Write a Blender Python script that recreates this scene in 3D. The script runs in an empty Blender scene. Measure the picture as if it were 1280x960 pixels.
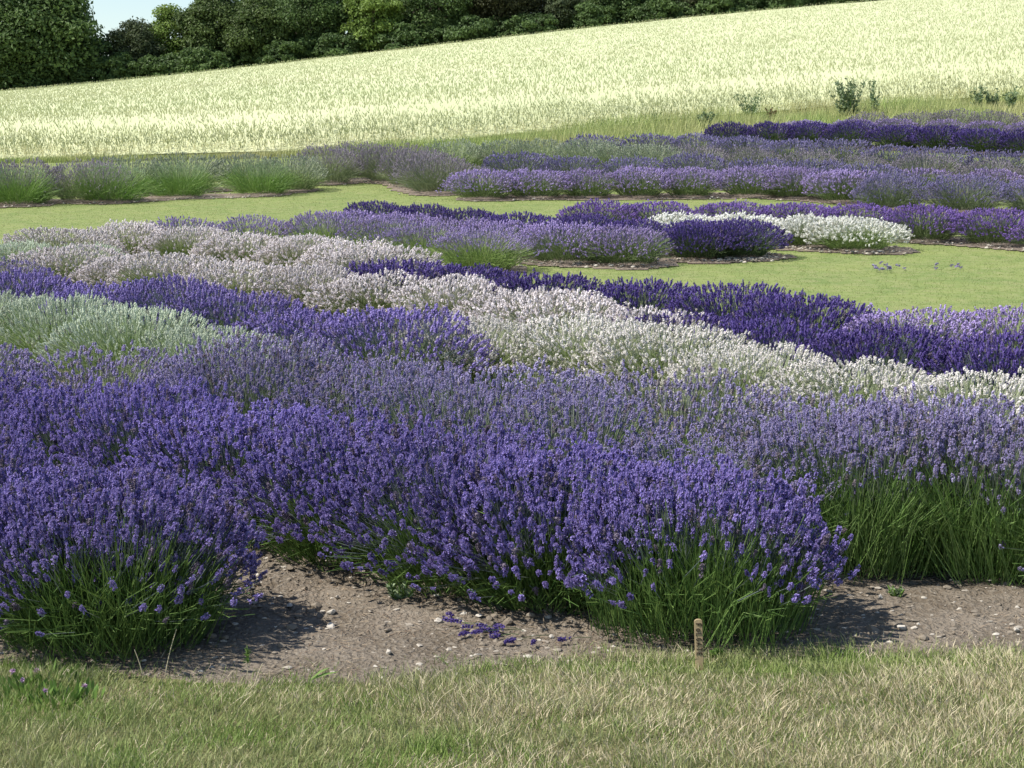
import bpy, math, random
import numpy as np
from mathutils import Vector

sc = bpy.context.scene
COL = sc.collection
R = math.radians
rng = np.random.default_rng(7)
random.seed(7)

# ------------------------------------------------------------------ camera, sky, sun, exposure
F_PX, EYE, HORIZON = 2200.0, 1.69, 188.0            # photograph is 1280 x 960
PITCH = math.atan((480 - HORIZON) / F_PX)
cd = bpy.data.cameras.new('camera')
cam = bpy.data.objects.new('camera', cd); COL.objects.link(cam)
cam.location = (0, 0, EYE); cam.rotation_euler = (math.pi / 2 - PITCH, 0, 0)
cd.sensor_width = 36; cd.lens = F_PX / 1280 * 36; cd.clip_start = 0.1; cd.clip_end = 3000
sc.camera = cam

SUN_EL, SUN_BEHIND = R(54), R(14)
to_sun = Vector((-math.cos(SUN_EL) * math.cos(SUN_BEHIND), -math.cos(SUN_EL) * math.sin(SUN_BEHIND), math.sin(SUN_EL)))
w = bpy.data.worlds.new('World'); sc.world = w; w.use_nodes = True
nt = w.node_tree; bg = nt.nodes['Background']
sky = nt.nodes.new('ShaderNodeTexSky'); sky.sky_type = 'NISHITA'; sky.sun_disc = False
sky.sun_elevation = SUN_EL; sky.sun_rotation = math.atan2(to_sun.x, to_sun.y)
sky.air_density = 1.0; sky.dust_density = .4; sky.ozone_density = 1.0
nt.links.new(sky.outputs[0], bg.inputs[0]); bg.inputs[1].default_value = 0.11
sl = bpy.data.lights.new('sun', 'SUN'); sl.energy = 5.0; sl.angle = R(0.55); sl.color = (1, 0.95, 0.87)
so = bpy.data.objects.new('sun', sl); COL.objects.link(so)
so.rotation_euler = to_sun.to_track_quat('Z', 'Y').to_euler(); so.location = (-20, -5, 30)
sc.view_settings.view_transform = 'Standard'; sc.view_settings.look = 'None'
sc.view_settings.exposure = 0.58; sc.view_settings.gamma = 1; sc.view_settings.use_curve_mapping = False
sc.render.engine = 'CYCLES'
sc.cycles.use_denoising = True
sc.cycles.max_bounces = 6; sc.cycles.diffuse_bounces = 3; sc.cycles.transmission_bounces = 3
sc.cycles.transparent_max_bounces = 4; sc.cycles.caustics_reflective = False; sc.cycles.caustics_refractive = False

# ------------------------------------------------------------------ terrain
CX = np.array([-1800., -600, 0, 320, 640, 960, 1280, 1900, 3000])
CU = (CX - 640) / F_PX
TY = np.array([-30., 9, 14, 20, 28, 38, 45, 150, 175, 420])
TZ = np.array([
    [0.0] * 9,
    [0.0] * 9,
    [.19] * 9,
    [.44] * 9,
    [.76, .76, .78, .80, .82, .84, .84, .84, .84],
    [1.1, 1.15, 1.25, 1.32, 1.45, 1.72, 1.84, 1.9, 1.9],
    [1.3, 1.4, 1.62, 1.85, 2.16, 2.42, 2.85, 3.1, 3.2],
    [2.2, 3.8, 5.6, 7.9, 10.5, 12.8, 14.4, 15.7, 16.5],
    [2.4, 4.3, 6.5, 9.1, 12.1, 14.6, 16.3, 17.5, 18.5],
    [3, 5.2, 8.5, 12, 15.5, 18, 20, 21, 22.]])
GY = np.arange(-30, 420.01, 0.5)
GU = np.linspace(CU[0], CU[-1], 181)
_a = np.array([np.interp(GY, TY, TZ[:, k]) for k in range(9)]).T
_g = np.array([np.interp(GU, CU, r) for r in _a])
def _smooth(a, n, axis):
    k = np.ones(n) / n
    pad = [(0, 0), (0, 0)]; pad[axis] = (n // 2, n // 2)
    b = np.pad(a, pad, mode='edge')
    return np.apply_along_axis(lambda v: np.convolve(v, k, 'valid'), axis, b)
_g = _smooth(_smooth(_g, 9, 0), 9, 0)
_g = _smooth(_smooth(_g, 15, 1), 15, 1)
_g -= _g[np.searchsorted(GY, 3.)][None, :]

def ter(X, Y):
    X = np.asarray(X, float); Y = np.asarray(Y, float)
    u = np.clip(X / np.maximum(Y, 6), GU[0], GU[-1] - 1e-6)
    y = np.clip(Y, GY[0], GY[-1] - 1e-6)
    fy = (y - GY[0]) / .5; iy = np.minimum(fy.astype(int), len(GY) - 2); fy = fy - iy
    fu = (u - GU[0]) / (GU[1] - GU[0]); iu = np.minimum(fu.astype(int), len(GU) - 2); fu = fu - iu
    return (_g[iy, iu] * (1 - fy) * (1 - fu) + _g[iy + 1, iu] * fy * (1 - fu)
            + _g[iy, iu + 1] * (1 - fy) * fu + _g[iy + 1, iu + 1] * fy * fu)

CP, SP = math.cos(PITCH), math.sin(PITCH)
_marchY = np.arange(3.5, 220, 0.02)
def at(px, py, h=0.0):
    """the spot on the land whose point h above the ground is seen at photograph pixel px, py"""
    dx = (px - 640) / F_PX; dy = CP + SP * (480 - py) / F_PX; dz = -SP + CP * (480 - py) / F_PX
    Xs = _marchY * dx / dy; Zs = EYE + _marchY * dz / dy
    below = np.nonzero(Zs < ter(Xs, _marchY) + h)[0]
    i = below[0] if len(below) else len(_marchY) - 1
    return float(Xs[i]), float(_marchY[i])
def at_depth(px, py, Y):
    dx = (px - 640) / F_PX; dy = CP + SP * (480 - py) / F_PX; dz = -SP + CP * (480 - py) / F_PX
    return dx / dy * Y, EYE + dz / dy * Y

# ------------------------------------------------------------------ noise
_tab = np.random.default_rng(3).random((256, 256))
def vnoise(x, y, seed=0):
    x = np.asarray(x, float) + seed * 17.31; y = np.asarray(y, float) + seed * 9.77
    ix = np.floor(x).astype(int); iy = np.floor(y).astype(int)
    fx = x - ix; fy = y - iy; fx = fx * fx * (3 - 2 * fx); fy = fy * fy * (3 - 2 * fy)
    g = lambda a, b: _tab[a & 255, b & 255]
    return (g(ix, iy) * (1 - fx) * (1 - fy) + g(ix + 1, iy) * fx * (1 - fy)
            + g(ix, iy + 1) * (1 - fx) * fy + g(ix + 1, iy + 1) * fx * fy)
def fbm(x, y, o=3, seed=0):
    s = 0; a = .5; f = 1
    for k in range(o):
        s = s + a * vnoise(np.asarray(x) * f, np.asarray(y) * f, seed + k * 5); a *= .5; f *= 2.03
    return s / (1 - .5 ** o)

# ------------------------------------------------------------------ mesh assembly
class MB:
    def __init__(s): s.v = []; s.f = []; s.n = 0
    def add(s, V, Fc, mat=0, tone=0.5):
        V = np.asarray(V, np.float32).reshape(-1, 3); Fc = np.asarray(Fc, np.int32)
        nf = len(Fc)
        m = np.broadcast_to(np.asarray(mat, np.int32), (nf,)); t = np.broadcast_to(np.asarray(tone, np.float32), (nf,))
        s.v.append(V); s.f.append((Fc + s.n, m, t)); s.n += len(V)
    def mesh(s, name, mats, smooth=False):
        me = bpy.data.meshes.new(name)
        V = np.concatenate(s.v)
        loops = np.concatenate([f.reshape(-1) for f, _, _ in s.f])
        sizes = np.concatenate([np.full(len(f), f.shape[1], np.int32) for f, _, _ in s.f])
        starts = np.concatenate([[0], np.cumsum(sizes)[:-1]]).astype(np.int32)
        me.vertices.add(len(V)); me.vertices.foreach_set('co', V.reshape(-1))
        me.loops.add(len(loops)); me.loops.foreach_set('vertex_index', loops.astype(np.int32))
        me.polygons.add(len(sizes)); me.polygons.foreach_set('loop_start', starts)
        me.polygons.foreach_set('material_index', np.concatenate([m for _, m, _ in s.f]).astype(np.int32))
        if smooth: me.polygons.foreach_set('use_smooth', np.ones(len(sizes), bool))
        a = me.attributes.new('tone', 'FLOAT', 'FACE')
        a.data.foreach_set('value', np.concatenate([t for _, _, t in s.f]).astype(np.float32))
        for m in mats: me.materials.append(m)
        me.update(calc_edges=True)
        if not smooth: me.shade_flat()
        return me
    def obj(s, name, mats, parent=None, smooth=False):
        o = bpy.data.objects.new(name, s.mesh(name, mats, smooth)); COL.objects.link(o)
        if parent: o.parent = parent
        return o

def tag(o, label=None, cat=None, group=None, kind=None):
    if label: o['label'] = label
    if cat: o['category'] = cat
    if group: o['group'] = group
    if kind: o['kind'] = kind
    return o
def empty(name, loc=(0, 0, 0), rz=0.0):
    o = bpy.data.objects.new(name, None); COL.objects.link(o)
    o.empty_display_size = .1; o.location = loc; o.rotation_euler = (0, 0, rz)
    return o

def unit(v): return v / np.maximum(np.linalg.norm(v, axis=-1, keepdims=True), 1e-9)
def frames(d):
    """orthonormal frames whose third axis is d"""
    a = np.where(np.abs(d[:, 2:3]) < .9, np.array([[0, 0, 1.]]), np.array([[1., 0, 0]]))
    x = unit(np.cross(a, d)); y = np.cross(d, x)
    return x, y
def blades(mb, base, mid, tip, w0, w1, mat=0, tone=.5, rg=None, side=None, pointed=True):
    """ribbons base -> mid -> tip, widths w0 (base), w1 (mid), pointed or blunt"""
    rg = rg or rng
    n = len(base)
    d = unit(tip - base)
    if side is None:
        side = unit(np.cross(d, unit(rg.normal(size=(n, 3)))))
    w0 = np.broadcast_to(np.asarray(w0), (n,))[:, None]; w1 = np.broadcast_to(np.asarray(w1), (n,))[:, None]
    i = np.arange(n)[:, None]
    tone = np.broadcast_to(np.asarray(tone, np.float32), (n,))
    if pointed:
        V = np.stack([base - side * w0 / 2, base + side * w0 / 2, mid - side * w1 / 2, mid + side * w1 / 2, tip], 1)
        mb.add(V.reshape(-1, 3), i * 5 + np.array([[0, 1, 3, 2]]), mat, tone)
        mb.f.append((i * 5 + np.array([[2, 3, 4]]) + mb.n - n * 5, np.full(n, mat, np.int32), tone))
    else:
        V = np.stack([base - side * w0 / 2, base + side * w0 / 2, mid - side * w1 / 2, mid + side * w1 / 2,
                      tip - side * w1 / 2.4, tip + side * w1 / 2.4], 1)
        mb.add(V.reshape(-1, 3), i * 6 + np.array([[0, 1, 3, 2]]), mat, tone)
        mb.f.append((i * 6 + np.array([[2, 3, 5, 4]]) + mb.n - n * 6, np.full(n, mat, np.int32), tone))
def tube(mb, pts, rad, sides=6, mat=0, tone=.5, cap=True):
    pts = np.asarray(pts, float); n = len(pts)
    d = unit(np.gradient(pts, axis=0)); x, y = frames(d)
    a = np.linspace(0, 2 * np.pi, sides, endpoint=False)
    rad = np.broadcast_to(np.asarray(rad, float), (n,))
    V = pts[:, None] + rad[:, None, None] * (np.cos(a)[None, :, None] * x[:, None] + np.sin(a)[None, :, None] * y[:, None])
    Fc = []
    for i in range(n - 1):
        for k in range(sides):
            k2 = (k + 1) % sides
            Fc.append([i * sides + k, i * sides + k2, (i + 1) * sides + k2, (i + 1) * sides + k])
    mb.add(V.reshape(-1, 3), Fc, mat, tone)
    if cap:
        mb.f.append((np.array([list(range((n - 1) * sides, n * sides))], np.int32) + mb.n - n * sides,
                     np.array([mat], np.int32), np.array([tone], np.float32)))

# ------------------------------------------------------------------ materials
def mat_base(name):
    m = bpy.data.materials.new(name); m.use_nodes = True
    t = m.node_tree; return m, t, t.nodes['Principled BSDF'], t.nodes['Material Output']
def plant(name, a, b, trans=.25, rough=.65, objvar=.25, patch=None):
    """leaf or petal: colour between a and b by each piece's own tone, a little different per plant"""
    m, t, p, out = mat_base(name)
    at_ = t.nodes.new('ShaderNodeAttribute'); at_.attribute_name = 'tone'
    mx = t.nodes.new('ShaderNodeMix'); mx.data_type = 'RGBA'
    mx.inputs[6].default_value = (*a, 1); mx.inputs[7].default_value = (*b, 1)
    t.links.new(at_.outputs['Fac'], mx.inputs[0])
    oi = t.nodes.new('ShaderNodeObjectInfo')
    mr = t.nodes.new('ShaderNodeMapRange'); mr.inputs[3].default_value = 1 - objvar; mr.inputs[4].default_value = 1 + objvar
    t.links.new(oi.outputs['Random'], mr.inputs[0])
    hsv = t.nodes.new('ShaderNodeHueSaturation'); t.links.new(mr.outputs[0], hsv.inputs['Value'])
    t.links.new(mx.outputs[2], hsv.inputs['Color'])
    col = hsv.outputs[0]
    if patch:
        tc = t.nodes.new('ShaderNodeNewGeometry')
        nz = t.nodes.new('ShaderNodeTexNoise'); nz.inputs['Scale'].default_value = patch[1]; nz.inputs['Detail'].default_value = 4
        mp = t.nodes.new('ShaderNodeMapping'); mp.inputs['Scale'].default_value = patch[3] if len(patch) > 3 else (1, 1, 1)
        t.links.new(tc.outputs['Position'], mp.inputs[0]); t.links.new(mp.outputs[0], nz.inputs['Vector'])
        r = t.nodes.new('ShaderNodeMapRange'); r.inputs[1].default_value = .38; r.inputs[2].default_value = .62
        r.inputs[4].default_value = patch[2]
        t.links.new(nz.outputs['Fac'], r.inputs[0])
        m2 = t.nodes.new('ShaderNodeMix'); m2.data_type = 'RGBA'; m2.inputs[7].default_value = (*patch[0], 1)
        t.links.new(r.outputs[0], m2.inputs[0]); t.links.new(col, m2.inputs[6]); col = m2.outputs[2]
    t.links.new(col, p.inputs['Base Color']); p.inputs['Roughness'].default_value = rough
    p.inputs['Specular IOR Level'].default_value = .25
    if trans > 0:
        tr = t.nodes.new('ShaderNodeBsdfTranslucent'); t.links.new(col, tr.inputs[0])
        ms = t.nodes.new('ShaderNodeMixShader'); ms.inputs[0].default_value = trans
        t.links.new(p.outputs[0], ms.inputs[1]); t.links.new(tr.outputs[0], ms.inputs[2])
        t.links.new(ms.outputs[0], out.inputs[0])
    return m
def earth(name, cols, scale, bump=.3, bscale=40, rough=.95, fine=None):
    """ground surface: three colours mixed by two noises, with bump"""
    m, t, p, out = mat_base(name)
    g = t.nodes.new('ShaderNodeNewGeometry')
    n1 = t.nodes.new('ShaderNodeTexNoise'); n1.inputs['Scale'].default_value = scale; n1.inputs['Detail'].default_value = 12; n1.inputs['Roughness'].default_value = .68
    n2 = t.nodes.new('ShaderNodeTexNoise'); n2.inputs['Scale'].default_value = bscale; n2.inputs['Detail'].default_value = 5
    for n in (n1, n2): t.links.new(g.outputs['Position'], n.inputs['Vector'])
    cr = t.nodes.new('ShaderNodeValToRGB')
    cr.color_ramp.elements[0].position = .35; cr.color_ramp.elements[0].color = (*cols[0], 1)
    cr.color_ramp.elements[1].position = .65; cr.color_ramp.elements[1].color = (*cols[1], 1)
    t.links.new(n1.outputs['Fac'], cr.inputs[0])
    mx = t.nodes.new('ShaderNodeMix'); mx.data_type = 'RGBA'; mx.inputs[7].default_value = (*cols[2], 1)
    r = t.nodes.new('ShaderNodeMapRange'); r.inputs[1].default_value = .45; r.inputs[2].default_value = .7; r.inputs[4].default_value = .7
    t.links.new(n2.outputs['Fac'], r.inputs[0]); t.links.new(r.outputs[0], mx.inputs[0]); t.links.new(cr.outputs[0], mx.inputs[6])
    t.links.new(mx.outputs[2], p.inputs['Base Color']); p.inputs['Roughness'].default_value = rough
    p.inputs['Specular IOR Level'].default_value = .15
    b = t.nodes.new('ShaderNodeBump'); b.inputs['Strength'].default_value = bump; b.inputs['Distance'].default_value = .03
    t.links.new(n2.outputs['Fac'], b.inputs['Height']); t.links.new(b.outputs[0], p.inputs['Normal'])
    return m
def plain(name, c, rough=.6, noise=0, c2=None, scale=(30, 30, 30)):
    m, t, p, out = mat_base(name)
    p.inputs['Base Color'].default_value = (*c, 1); p.inputs['Roughness'].default_value = rough
    p.inputs['Specular IOR Level'].default_value = .2
    if c2:
        tc = t.nodes.new('ShaderNodeTexCoord'); mp = t.nodes.new('ShaderNodeMapping'); mp.inputs['Scale'].default_value = scale
        nz = t.nodes.new('ShaderNodeTexNoise'); nz.inputs['Scale'].default_value = 1; nz.inputs['Detail'].default_value = 5
        t.links.new(tc.outputs['Object'], mp.inputs[0]); t.links.new(mp.outputs[0], nz.inputs['Vector'])
        mx = t.nodes.new('ShaderNodeMix'); mx.data_type = 'RGBA'
        mx.inputs[6].default_value = (*c, 1); mx.inputs[7].default_value = (*c2, 1)
        r = t.nodes.new('ShaderNodeMapRange'); r.inputs[1].default_value = .35; r.inputs[2].default_value = .65
        t.links.new(nz.outputs['Fac'], r.inputs[0]); t.links.new(r.outputs[0], mx.inputs[0])
        t.links.new(mx.outputs[2], p.inputs['Base Color'])
    return m

M = {}
M['turf'] = earth('turf', [(.14, .19, .058), (.205, .24, .08), (.25, .255, .115)], 1.5, .12, 7)  # lawn ground coloured darker, painting in some shade between the mown blades
M['soil'] = earth('soil', [(.11, .088, .063), (.20, .168, .132), (.245, .215, .175)], 3.0, .9, 55)
M['soil_far'] = earth('soil_far', [(.15, .115, .085), (.22, .18, .145), (.30, .26, .22)], 2.0, .5, 25)
M['thatch'] = earth('thatch', [(.12, .13, .05), (.20, .19, .09), (.26, .23, .13)], 4.0, .8, 90)
M['grass'] = plant('grass', (.15, .23, .05), (.24, .32, .09), .3, .6, 0, patch=((.42, .39, .22), 2.6, .5, (1, 1.6, 1)))
M['straw'] = plant('straw', (.44, .38, .24), (.62, .55, .38), .2, .6, 0)
M['mown'] = plant('mown', (.24, .30, .09), (.30, .36, .12), .3, .6, 0, patch=((.31, .31, .14), .8, .6, (.55, 1.5, 1)))
M['wheat_stem'] = plant('wheat_stem', (.54, .51, .27), (.62, .60, .36), .25, .6, 0)
M['wheat_ear'] = plant('wheat_ear', (.53, .55, .33), (.59, .595, .375), .45, .6, 0, patch=((.48, .54, .30), .12, .6, (.4, 1.5, 1)))
M['wheat_far'] = earth('wheat_far', [(.46, .49, .28), (.51, .52, .32), (.44, .48, .265)], .16, .6, 3.2)
M['verge'] = plant('verge', (.24, .34, .09), (.40, .44, .17), .3, .6, 0, patch=((.50, .42, .24), .35, .55))
M['weed_leaf'] = plant('weed_leaf', (.16, .22, .11), (.28, .35, .20), .25, .6, .2)
M['weed_green'] = plant('weed_green', (.08, .16, .03), (.17, .27, .06), .3, .6, .1)
M['dock'] = plant('dock', (.08, .04, .025), (.14, .07, .045), .1, .8, .1)
M['wood'] = plain('stake_wood', (.43, .33, .19), .8, c2=(.29, .22, .125), scale=(60, 60, 6))
M['grey_wood'] = plain('grey_wood', (.42, .37, .30), .8, c2=(.27, .23, .18), scale=(60, 60, 6))
M['ink'] = plain('ink', (.03, .02, .015), .6)
M['chalk'] = plain('chalk', (.48, .45, .39), .9, c2=(.38, .34, .29), scale=(14, 14, 14))
M['grit'] = plant('grit', (.17, .14, .105), (.52, .48, .41), 0, .9, 0)
M['bark'] = plain('bark', (.08, .065, .05), .9, c2=(.13, .11, .085), scale=(3, 3, .6))
M['pinkflower'] = plant('pinkflower', (.42, .24, .42), (.58, .42, .58), .3, .6, .05)
M['litter'] = plant('litter', (.14, .09, .06), (.36, .29, .20), 0, .9, 0)

# ------------------------------------------------------------------ ground sheet
def sheet(name, U, Yv, off, mats, fn=None, keep=None, disp=None, kind='structure', smooth=True):
    """grid over (u, Y): fn maps to X, Y; draped over the land at height off"""
    uu, yy = np.meshgrid(U, Yv)
    X, Y = fn(uu, yy) if fn else (uu, yy)
    Z = ter(X, Y) + off
    if disp is not None: Z = Z + disp(X, Y)
    nU, nY = len(U), len(Yv)
    idx = np.arange(nU * nY).reshape(nY, nU)
    Fc = np.stack([idx[:-1, :-1], idx[:-1, 1:], idx[1:, 1:], idx[1:, :-1]], -1).reshape(-1, 4)
    V = np.stack([X, Y, Z], -1).reshape(-1, 3)
    if keep is not None:
        c = V[Fc].mean(1); Fc = Fc[keep(c[:, 0], c[:, 1])]
        used, inv = np.unique(Fc, return_inverse=True); V = V[used]; Fc = inv.reshape(-1, 4)
    mb = MB(); mb.add(V, Fc)
    o = mb.obj(name, mats, smooth=smooth); tag(o, kind=kind)
    return o
Yg = np.concatenate([np.arange(-12, 9, .5), np.arange(9, 60, .5), np.arange(60, 180, 2.), np.arange(180, 421, 12.)])
sheet('ground', np.linspace(-1, 1, 241), Yg, 0, [M['turf']], lambda u, y: (u * np.maximum(np.abs(y) * .98, 11), y))

# ------------------------------------------------------------------ lavender rows: crest lines read from the photograph, height, kind
def crest(pts, h, n=60):
    pts = np.array(pts, float)
    s = np.concatenate([[0], np.cumsum(np.hypot(*np.diff(pts, axis=0).T))])
    q = np.linspace(0, s[-1], n)
    xs = np.interp(q, s, pts[:, 0]); ys = np.interp(q, s, pts[:, 1])
    return np.array([at(x, y, h) for x, y in zip(xs, ys)])
def spaced(W, d, j=.06):
    """points at spacing d along the world polyline W"""
    k = np.ones(7) / 7
    if len(W) > 20:
        Wp = np.pad(W, ((3, 3), (0, 0)), mode='edge'); W = np.stack([np.convolve(Wp[:, i], k, 'valid') for i in (0, 1)], 1)
    s = np.concatenate([[0], np.cumsum(np.hypot(*np.diff(W, axis=0).T))])
    n = max(1, int(round(s[-1] / d)))
    q = np.linspace(0, s[-1], n + 1) if n > 1 or s[-1] > d * .5 else np.array([0.])
    P = np.stack([np.interp(q, s, W[:, 0]), np.interp(q, s, W[:, 1])], 1)
    return P + rng.normal(scale=j, size=P.shape) * d

# variety: height, radius, stems, spike length, spike width, flowers only above this elevation, leaves, petals a/b, calyx a/b, stem a/b
VAR = {
 'violet':   dict(H=.54, R=.51, n=1650, L=.033, w=.0185, lo=.14, pa=(0.179, 0.142, 0.394), pb=(0.421, 0.342, 0.689), ca=(0.069, 0.048, 0.142), cb=(0.137, 0.104, 0.256), sa=(.065, .13, .03), sb=(.15, .23, .06)),
 'pale':     dict(H=.60, R=.62, n=1500, L=.027, w=.0165, lo=.50, pa=(0.248, 0.213, 0.405), pb=(0.414, 0.369, 0.580), ca=(0.154, 0.125, 0.193), cb=(0.242, 0.205, 0.267), sa=(.085, .17, .03), sb=(.20, .29, .10)),
 'greyish':  dict(H=.58, R=.62, n=1215, L=0.0311, w=0.0175, lo=.40, pa=(0.207, 0.170, 0.367), pb=(0.310, 0.272, 0.464), ca=(0.154, 0.120, 0.193), cb=(0.242, 0.200, 0.258), sa=(.11, .18, .05), sb=(.26, .32, .14)),
 'silver':   dict(H=.48, R=.62, n=1485, L=0.0370, w=0.0138, lo=.30, pa=(.50, .56, .42), pb=(.62, .67, .53), ca=(.34, .42, .30), cb=(.46, .53, .40), sa=(.16, .26, .07), sb=(.32, .40, .17)),
 'blue':     dict(H=.50, R=.60, n=1350, L=0.0370, w=0.0193, lo=.12, pa=(0.190, 0.147, 0.413), pb=(0.348, 0.275, 0.591), ca=(0.074, 0.052, 0.197), cb=(0.137, 0.104, 0.315), sa=(.09, .16, .05), sb=(.18, .25, .09)),
 'white':    dict(H=.45, R=.62, n=1602, L=.0270, w=.0180, lo=.20, pa=(.60, .555, .535), pb=(.73, .685, .665), ca=(.42, .46, .32), cb=(.60, .60, .48), sa=(.16, .24, .06), sb=(.30, .37, .14)),
 'pink':     dict(H=.42, R=.64, n=1700, L=.0270, w=.0180, lo=.16, pa=(.63, .57, .575), pb=(.77, .715, .72), ca=(.42, .37, .33), cb=(.58, .52, .48), sa=(.16, .22, .07), sb=(.28, .34, .14)),
 'purewhite':dict(H=.40, R=.66, n=1215, L=0.0333, w=0.0230, lo=.08, pa=(.74, .73, .68), pb=(.84, .83, .79), ca=(.56, .58, .45), cb=(.70, .70, .58), sa=(.12, .20, .05), sb=(.24, .32, .11)),
 'dark':     dict(H=.44, R=.60, n=1350, L=0.0385, w=0.0175, lo=.08, pa=(0.077, 0.050, 0.207), pb=(0.143, 0.100, 0.325), ca=(0.031, 0.018, 0.098), cb=(0.061, 0.040, 0.178), sa=(.06, .10, .04), sb=(.12, .17, .07)),
 'purple':   dict(H=.46, R=.66, n=1350, L=0.0333, w=0.0193, lo=.12, pa=(0.187, 0.105, 0.386), pb=(0.297, 0.190, 0.515), ca=(0.077, 0.045, 0.166), cb=(0.132, 0.085, 0.248), sa=(.08, .12, .045), sb=(.15, .20, .08)),
 'lilac':    dict(H=.46, R=.66, n=1215, L=0.0333, w=0.0193, lo=.12, pa=(0.308, 0.230, 0.497), pb=(0.451, 0.360, 0.616), ca=(0.165, 0.120, 0.239), cb=(0.264, 0.210, 0.331), sa=(.10, .16, .05), sb=(.21, .27, .11)),
 'meadow':   dict(H=.48, R=.66, n=1147, L=0.0333, w=0.0156, lo=.42, pa=(0.275, 0.210, 0.460), pb=(0.396, 0.320, 0.552), ca=(0.220, 0.190, 0.258), cb=(0.308, 0.280, 0.304), sa=(.15, .25, .05), sb=(.29, .37, .13)),
 'budding':  dict(H=.56, R=.86, n=1215, L=0.0370, w=0.0110, lo=.74, pa=(.24, .33, .17), pb=(.34, .42, .24), ca=(.20, .27, .15), cb=(.29, .34, .22), sa=(.10, .21, .03), sb=(.22, .33, .09)),
 'greylilac':dict(H=.66, R=.80, n=1215, L=0.0407, w=0.0147, lo=.25, pa=(0.264, 0.225, 0.285), pb=(0.363, 0.315, 0.368), ca=(0.187, 0.170, 0.202), cb=(0.286, 0.260, 0.258), sa=(.15, .20, .09), sb=(.27, .31, .17)),
 'sage':     dict(H=.60, R=.80, n=1215, L=0.0407, w=0.0138, lo=.30, pa=(.29, .34, .22), pb=(.39, .43, .30), ca=(.25, .28, .24), cb=(.33, .35, .30), sa=(.17, .25, .08), sb=(.30, .36, .16)),
 'slate':    dict(H=.52, R=.70, n=1215, L=0.0370, w=0.0166, lo=.15, pa=(0.198, 0.170, 0.368), pb=(0.297, 0.260, 0.460), ca=(0.121, 0.110, 0.202), cb=(0.198, 0.180, 0.258), sa=(.11, .15, .08), sb=(.20, .25, .13)),
}
for k, v in VAR.items():
    M['petal_' + k] = plant('petal_' + k, v['pa'], v['pb'], .25, .6, .15)
    M['faded_' + k] = plant('faded_' + k, tuple(.5 * c + .5 * q for c, q in zip(v['ca'], (.16, .13, .11))), tuple(.5 * c + .5 * q for c, q in zip(v['cb'], (.30, .26, .22))), .15, .7, .10)
    M['calyx_' + k] = plant('calyx_' + k, v['ca'], v['cb'], .15, .7, .10)
    M['peduncle_' + k] = plant('peduncle_' + k, tuple(a * .6 + b * .4 for a, b in zip(v['sa'], v['cb'])), tuple(a * .55 + b * .45 for a, b in zip(v['sb'], v['cb'])), .25, .6, .10)
    M['stem_' + k] = plant('stem_' + k, v['sa'], v['sb'], .25, .6, .10)

def spike_template(rg, lod):
    """flower head of unit length and unit width along z: whorls of florets round a core of calyces"""
    V, Fc, m = [], [], []
    def poly(vs, f, mt):
        o = len(V); V.extend(vs)
        for a in f: Fc.append([o + i for i in a]); m.append(mt)
    def core(z0, z1, r, sides, mt):
        a = np.linspace(0, 2 * np.pi, sides, endpoint=False) + rg.random() * 6
        vs = [(r * math.cos(t), r * math.sin(t), z0 * .45 + z1 * .55) for t in a] + [(0, 0, z0), (0, 0, z1)]
        f = []
        for k in range(sides):
            k2 = (k + 1) % sides
            f += [(k, k2, sides + 1), (k2, k, sides)]
        poly(vs, f, mt)
    def floret(z, r, s, tilt):
        t = rg.random() * 6.283; c, q = math.cos(t), math.sin(t)
        out = np.array([c * math.cos(tilt), q * math.cos(tilt), math.sin(tilt)]); sd = np.array([-q, c, 0])
        up = np.cross(out, sd) * -1
        p = np.array([c * r, q * r, z])
        a = rg.random() * 3; e1 = (math.cos(a) * sd + math.sin(a) * up) * s; e2 = (-math.sin(a) * sd + math.cos(a) * up) * s
        b = p - out * s * .6
        poly([p + e1 + out * .3 * s, p + e2, p - e1 + out * .2 * s, p - e2, b],
             [(0, 1, 4), (1, 2, 4), (2, 3, 4), (3, 0, 4)] if lod == 0 else [(0, 1, 2), (0, 2, 3)], 0)
    if lod == 0:
        nw = int(rg.integers(4, 7)); zs = np.linspace(.12, .92, nw)
        if rg.random() < .5: zs[0] = -.22
        for k, z in enumerate(zs):
            r = .5 * (.62 + .38 * math.sin(math.pi * (k + .7) / (nw + .4)))
            core(z - .11, z + .12, r * .72, 5, 1)
            for _ in range(int(rg.integers(4, 8))):
                floret(z + rg.normal() * .04, r * (.7 + .45 * rg.random()), .15 + .07 * rg.random(), .3 + .6 * rg.random())
    elif lod == 1:
        for k, z in enumerate((.12, .38, .64, .88)):
            r = .5 * (.85, 1, .9, .6)[k]
            core(z - .14, z + .15, r * .75, 4, 1)
            for _ in range(4): floret(z + rg.normal() * .05, r * (.75 + .3 * rg.random()), .22, .3 + .6 * rg.random())
    elif lod == 2:
        for k, z in enumerate((.18, .50, .82)):
            r = .5 * (.95, 1, .7)[k]
            core(z - .18, z + .20, r * .8, 3, 1)
            for _ in range(3): floret(z + rg.normal() * .06, r * (.8 + .3 * rg.random()), .30, .3 + .6 * rg.random())
    else:
        core(0, 1, .40, 3, 1)
        for z in (.2, .5, .8): floret(z, .42, .42, .4)
    return np.array(V, float), np.array(Fc), np.array(m)
TPL = {l: [spike_template(np.random.default_rng(40 + l * 10 + i), l) for i in range(8)] for l in range(4)}

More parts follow.
